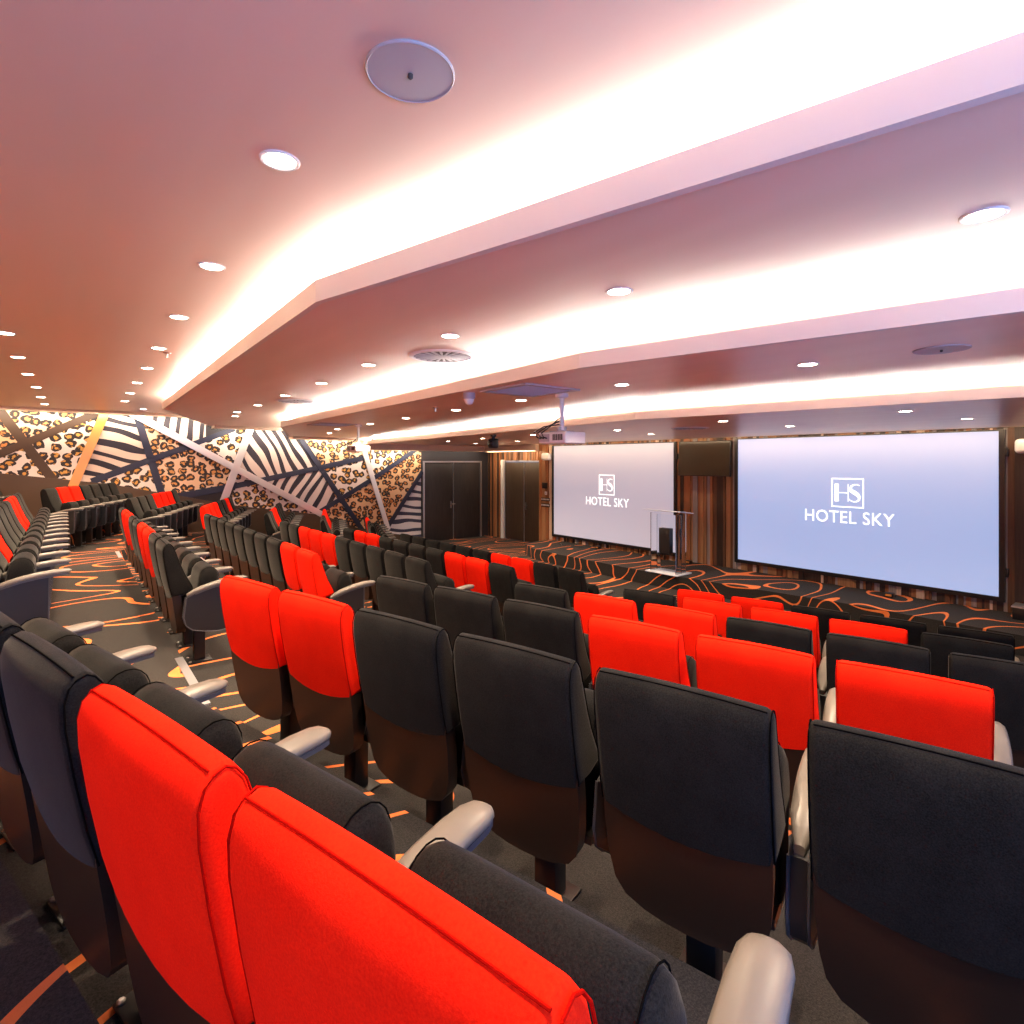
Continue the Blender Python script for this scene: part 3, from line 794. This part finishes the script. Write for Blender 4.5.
for key, (z, where, pts, ln) in DL.items():
    for i, (x, y) in enumerate(pts):
        t = tag(empty('downlight', (x, y, z)), 'lit round downlight, %s nearest in the %s on %s' % (ORD[i], ln, where), 'downlight', 'recessed downlights')
        obj('trim_ring', DLR, t); obj('lens', DLL, t)
        L = bpy.data.lights.new('downlight_beam', 'SPOT'); L.energy = DLW; L.color = (1, .76, .52); L.spot_size = R(118); L.spot_blend = .7; L.shadow_soft_size = .045
        lo = bpy.data.objects.new('downlight_beam', L); COL.objects.link(lo); lo.location = (0, 0, -.02); lo.parent = t
def plate(x, y, z, r, label):
    t = tag(empty('ceiling_speaker', (x, y, z)), label, 'speaker', 'round ceiling speakers')
    bm = bmesh.new(); add_lathe(bm, [(r, .004), (r, -.004), (r*.97, -.007), (r*.95, -.005), (0.001, -.005)], 48); obj('grille', mesh_from_bm('grille', bm, M['grey']), t)
    bm = bmesh.new(); add_lathe(bm, [(.007, -.004), (.007, -.014), (.003, -.018)], 12); obj('screw', mesh_from_bm('screw', bm, M['vent_dark']), t)
plate(.71, 1.30, C1, .117, 'large pale round ceiling plate with centre screw, highest ceiling')
plate(3.75, .86, C3, .13, 'grey round ceiling plate at the right on the third ceiling step')
def vent(x, y, z, r, label):
    t = tag(empty('round_vent', (x, y, z)), label, 'vent', 'round swirl air vents')
    bm = bmesh.new(); add_lathe(bm, [(r, .004), (r, -.006), (r*.93, -.012), (r*.86, -.010), (r*.86, -.002)], 48); obj('outer_ring', mesh_from_bm('ring', bm, M['white']), t)
    bm = bmesh.new(); add_lathe(bm, [(r*.86, -.003), (.001, -.004)], 40); obj('backing', mesh_from_bm('backing', bm, M['vent_dark']), t)
    bm = bmesh.new()
    for i in range(20):
        a = 2*math.pi*i/20; c, s = math.cos(a), math.sin(a); w = .006
        p = [(r*.22*c - w*s, r*.22*s + w*c), (r*.22*c + w*s, r*.22*s - w*c), (r*.86*c + 1.8*w*s, r*.86*s - 1.8*w*c), (r*.86*c - 1.8*w*s, r*.86*s + 1.8*w*c)]
        add_prism(bm, p, -.010, -.004)
    obj('blades', mesh_from_bm('blades', bm, M['grey'], smooth=False), t)
    bm = bmesh.new(); add_lathe(bm, [(r*.24, -.004), (r*.24, -.011), (r*.1, -.013)], 24); obj('hub', mesh_from_bm('hub', bm, M['grey']), t)
vent(2.28, 3.66, C2, .26, 'round swirl vent on the second ceiling step, nearest of the two there')
vent(2.43, 7.63, C2, .26, 'round swirl vent on the second ceiling step, farther of the two there')
vent(6.95, 4.51, C4, .26, 'round swirl vent on the lowest ceiling above the display')
def cassette(x, y, label):
    t = tag(empty('air_grille', (x, y, C3)), label, 'air grille', 'square ceiling air grilles')
    bm = bmesh.new()
    for lo, hi in (((-.31, -.31), (.31, -.27)), ((-.31, .27), (.31, .31)), ((-.31, -.27), (-.27, .27)), ((.27, -.27), (.31, .27))):
        add_box(bm, (*lo, -.014), (*hi, 0))
    obj('frame', mesh_from_bm('grille_frame', bm, M['grey'], smooth=False), t)
    bm = bmesh.new()
    for i in range(14): add_box(bm, (-.27, -.27+i*.0386+.006, -.010), (.27, -.27+i*.0386+.026, -.004))
    obj('slats', mesh_from_bm('slats', bm, M['filter'], smooth=False), t)
    bm = bmesh.new(); add_box(bm, (-.27, -.27, -.004), (.27, .27, 0)); obj('backing', mesh_from_bm('backing', bm, M['filter'], smooth=False), t)
cassette(3.12, 3.60, 'square blue-grey air grille beside the nearer projector pole')
cassette(3.45, 9.0, 'square blue-grey air grille beside the farther projector pole')
def projector(x, y, label):
    t = tag(empty('projector', (x, y, C3)), label, 'projector', 'ceiling projectors')
    bm = bmesh.new(); add_lathe(bm, [(.06, 0), (.06, -.03), (.03, -.04), (.022, -.045)], 20); obj('ceiling_mount', mesh_from_bm('mount', bm, M['white']), t)
    bm = bmesh.new(); add_lathe(bm, [(.021, -.03), (.021, -.33)], 16); obj('pole', mesh_from_bm('pole', bm, M['white']), t)
    bm = bmesh.new(); add_box(bm, (-.07, -.09, -.352), (.07, .09, -.34)); add_box(bm, (-.05, -.012, -.345), (.05, .012, -.30)); obj('cradle', mesh_from_bm('cradle', bm, M['grey']), t)
    bm = bmesh.new(); add_box(bm, (-.13, -.18, -.46), (.13, .18, -.352)); bevel_all(bm, .016, 3); b = obj('body', mesh_from_bm('body', bm, M['white']), t)
    bm = bmesh.new()
    for i in range(6): add_box(bm, (-.134, -.14+i*.022, -.43), (-.128, -.127+i*.022, -.375))
    obj('vent_slots', mesh_from_bm('slots', bm, M['vent_dark'], smooth=False), b)
    bm = bmesh.new(); add_box(bm, (-.135, .03, -.44), (-.128, .165, -.37)); obj('socket_panel', mesh_from_bm('socket_panel', bm, M['grey'], smooth=False), b)
    bm = bmesh.new(); add_lathe(bm, [(.042, -.02), (.042, .02), (.034, .024)], 20); o = obj('lens', mesh_from_bm('lens', bm, M['blackp']), b, (.135, .06, -.405), (0, R(90), 0))
    bm = bmesh.new()
    for j in range(3):
        yy = .06+.04*j
        add_tube(bm, [(-.02, .01, -.22-.03*j), (-.09-.02*j, .06+.02*j, -.30), (-.17-.015*j, yy+.03, -.36), (-.175, yy, -.40), (-.13, yy, -.41)], .006)
    obj('cables', mesh_from_bm('cables', bm, M['blackp']), t)
projector(3.54, 3.63, 'white projector on a ceiling pole, nearer of the two, before the left screen')
projector(3.85, 8.85, 'white projector on a ceiling pole, farther of the two, against the mural')
t = tag(empty('ceiling_camera', (2.84, 4.11, C3)), 'small pale dome camera under the third ceiling step', 'camera')
bm = bmesh.new(); add_lathe(bm, [(.055, 0), (.055, -.05), (.048, -.055)], 24); obj('housing', mesh_from_bm('housing', bm, M['grey']), t)
bm = bmesh.new(); add_lathe(bm, [(.045, -.05), (.043, -.075), (.033, -.095), (.015, -.106), (.002, -.108)], 24); obj('dome', mesh_from_bm('dome', bm, M['white']), t)
t = tag(empty('pan_camera', (5.95, 7.85, C4)), 'black pan and tilt camera hanging below the lowest cove', 'camera')
bm = bmesh.new(); add_lathe(bm, [(.05, 0), (.05, -.03), (.03, -.05), (.03, -.08)], 20); obj('mount', mesh_from_bm('mount', bm, M['blackp']), t)
bm = bmesh.new(); add_box(bm, (-.08, -.07, -.24), (.08, .07, -.07)); bevel_all(bm, .03, 3); obj('body', mesh_from_bm('body', bm, M['blackp']), t)
bm = bmesh.new(); add_lathe(bm, [(.05, 0), (.05, .05), (.04, .06)], 20); obj('lens', mesh_from_bm('lens', bm, M['tvglass']), t, (-.07, -.02, -.16), (0, R(-90), 0))
for i, (x, y, z, lab) in enumerate(((3.3, 5.45, C3, 'small sprinkler head on the third ceiling step'), (.75, 6.1, C1, 'small sprinkler head on the highest ceiling near the cove'))):
    t = tag(empty('ceiling_sprinkler', (x, y, z)), lab, 'sprinkler', 'ceiling sprinklers')
    bm = bmesh.new(); add_lathe(bm, [(.035, 0), (.030, -.008), (.010, -.012), (.009, -.045)], 16); obj('stem', mesh_from_bm('stem', bm, M['steel']), t)
    bm = bmesh.new(); add_lathe(bm, [(.018, -.045), (.018, -.049)], 16); obj('deflector', mesh_from_bm('deflector', bm, M['steel']), t)

# ------------------------------------------------------------------ light
COVE = {1: (6.8, (1, .92, .84)), 2: (6.2, (1, .92, .84)), 3: (20, (1, .92, .84))}      # watts per metre
for i, (F, z) in enumerate(((F1, C2), (F2, C3), (F3, C4))):
    w, c = COVE[i+1]
    for p, q in zip(F, F[1:]):
        p, q = Vector((*p, 0)), Vector((*q, 0)); t = (q-p).normalized(); n = Vector((t.y, -t.x, 0))    # n points to the stage
        ln = (q-p).length-.04
        L = bpy.data.lights.new('cove_strip', 'AREA'); L.shape = 'RECTANGLE'; L.size = ln; L.size_y = .03; L.energy = w*ln; L.color = c
        o = bpy.data.objects.new('cove_strip', L); COL.objects.link(o)
        zdir = (n*.25 + Vector((0, 0, -.97))).normalized()      # lamp shines along -Z local: up and back over the lip
        xdir = t; ydir = zdir.cross(xdir).normalized()
        mat = Matrix((xdir, ydir, zdir)).transposed().to_4x4()
        mat.translation = (p+q)/2 + n*.09 + Vector((0, 0, z+LIP[i+1]-.009)); o.matrix_world = mat
def wash(p, q, aim, w, c, nm):
    p, q, aim = Vector(p), Vector(q), Vector(aim).normalized(); t = (q-p).normalized()
    L = bpy.data.lights.new(nm, 'AREA'); L.shape = 'RECTANGLE'; L.size = (q-p).length; L.size_y = .03; L.energy = w*L.size; L.color = c
    o = bpy.data.objects.new(nm, L); COL.objects.link(o)
    z = -aim; y = z.cross(t).normalized(); m = Matrix((t, y, z)).transposed().to_4x4(); m.translation = (p+q)/2; o.matrix_world = m
for x0, x1, z in ((XN+.1, 2.6, 3.345), (2.7, 4.3, 3.125), (4.42, 6.3, 2.925), (6.4, 8.1, 2.675)):       # slot along the side wall
    wash((x0, YL-.30, z), (x1, YL-.30, z), (0, .55, -.8), 9, (1, .84, .66), 'wall_slot')
wash((9.85, YR+.2, C4-.01), (9.85, 11.3, C4-.01), (.5, 0, -.85), 2.6, (1, .72, .45), 'wall_slot')
wash((10.1, 11.5, 2.655), (10.1, 13.7, 2.655), (.6, 0, -.8), 5, (1, .72, .45), 'wall_slot')
wash((8.2, YL-.30, 2.675), (10.2, YL-.30, 2.675), (0, .55, -.8), 2.5, (1, .84, .66), 'wall_slot')
# unseen warm lamps added along the back wall as fill light
for y in (.8, 4.2, 7.6, 11.0):
    t = tag(empty('fill_lamp', (XN, y, 2.45)), 'added unseen warm sconce on the back wall', 'fill lamp', 'added back wall fill lamps')
    obj('back_plate', box_mesh('back_plate', (0, -.07, -.12), (.03, .07, .12), M['alu'], .005), t)
    bm = bmesh.new(); add_lathe(bm, [(.05, -.14), (.075, -.10), (.085, 0), (.075, .10), (.05, .14)], 24)
    obj('glass_shade', mesh_from_bm('glass_shade', bm, M['fill']), t, (.11, 0, 0))
L = bpy.data.lights.new('window_daylight', 'AREA'); L.shape = 'RECTANGLE'; L.size = WX1-WX0-.1; L.size_y = WZ1-WZ0-.1; L.energy = 105; L.color = (.20, .40, 1.0)
o = bpy.data.objects.new('window_daylight', L); COL.objects.link(o); o.location = ((WX0+WX1)/2, YR-.06, (WZ0+WZ1)/2); o.rotation_euler = (R(90), 0, 0)

w = bpy.data.worlds.new('world'); scene.world = w; w.use_nodes = True
w.node_tree.nodes['Background'].inputs[0].default_value = (.45, .62, 1, 1); w.node_tree.nodes['Background'].inputs[1].default_value = .6

# ------------------------------------------------------------------ camera
cam = bpy.data.cameras.new('camera'); co = bpy.data.objects.new('camera', cam); COL.objects.link(co)
co.location = (0, 0, CAMZ); co.rotation_euler = (R(90), 0, R(-39.1))
cam.sensor_width = 36; cam.lens = 550/1024*36; cam.shift_y = -50.5/1024; cam.clip_start = .02
scene.camera = co
scene.view_settings.view_transform = 'Standard'; scene.view_settings.look = 'None'; scene.view_settings.gamma = 1
scene.view_settings.use_curve_mapping = False
scene.view_settings.exposure = .9
scene.cycles.use_denoising = True
scene.cycles.max_bounces = 8; scene.cycles.diffuse_bounces = 5; scene.cycles.glossy_bounces = 4; scene.cycles.transmission_bounces = 6
scene.cycles.caustics_reflective = False; scene.cycles.caustics_refractive = False
scene.cycles.sample_clamp_indirect = 6
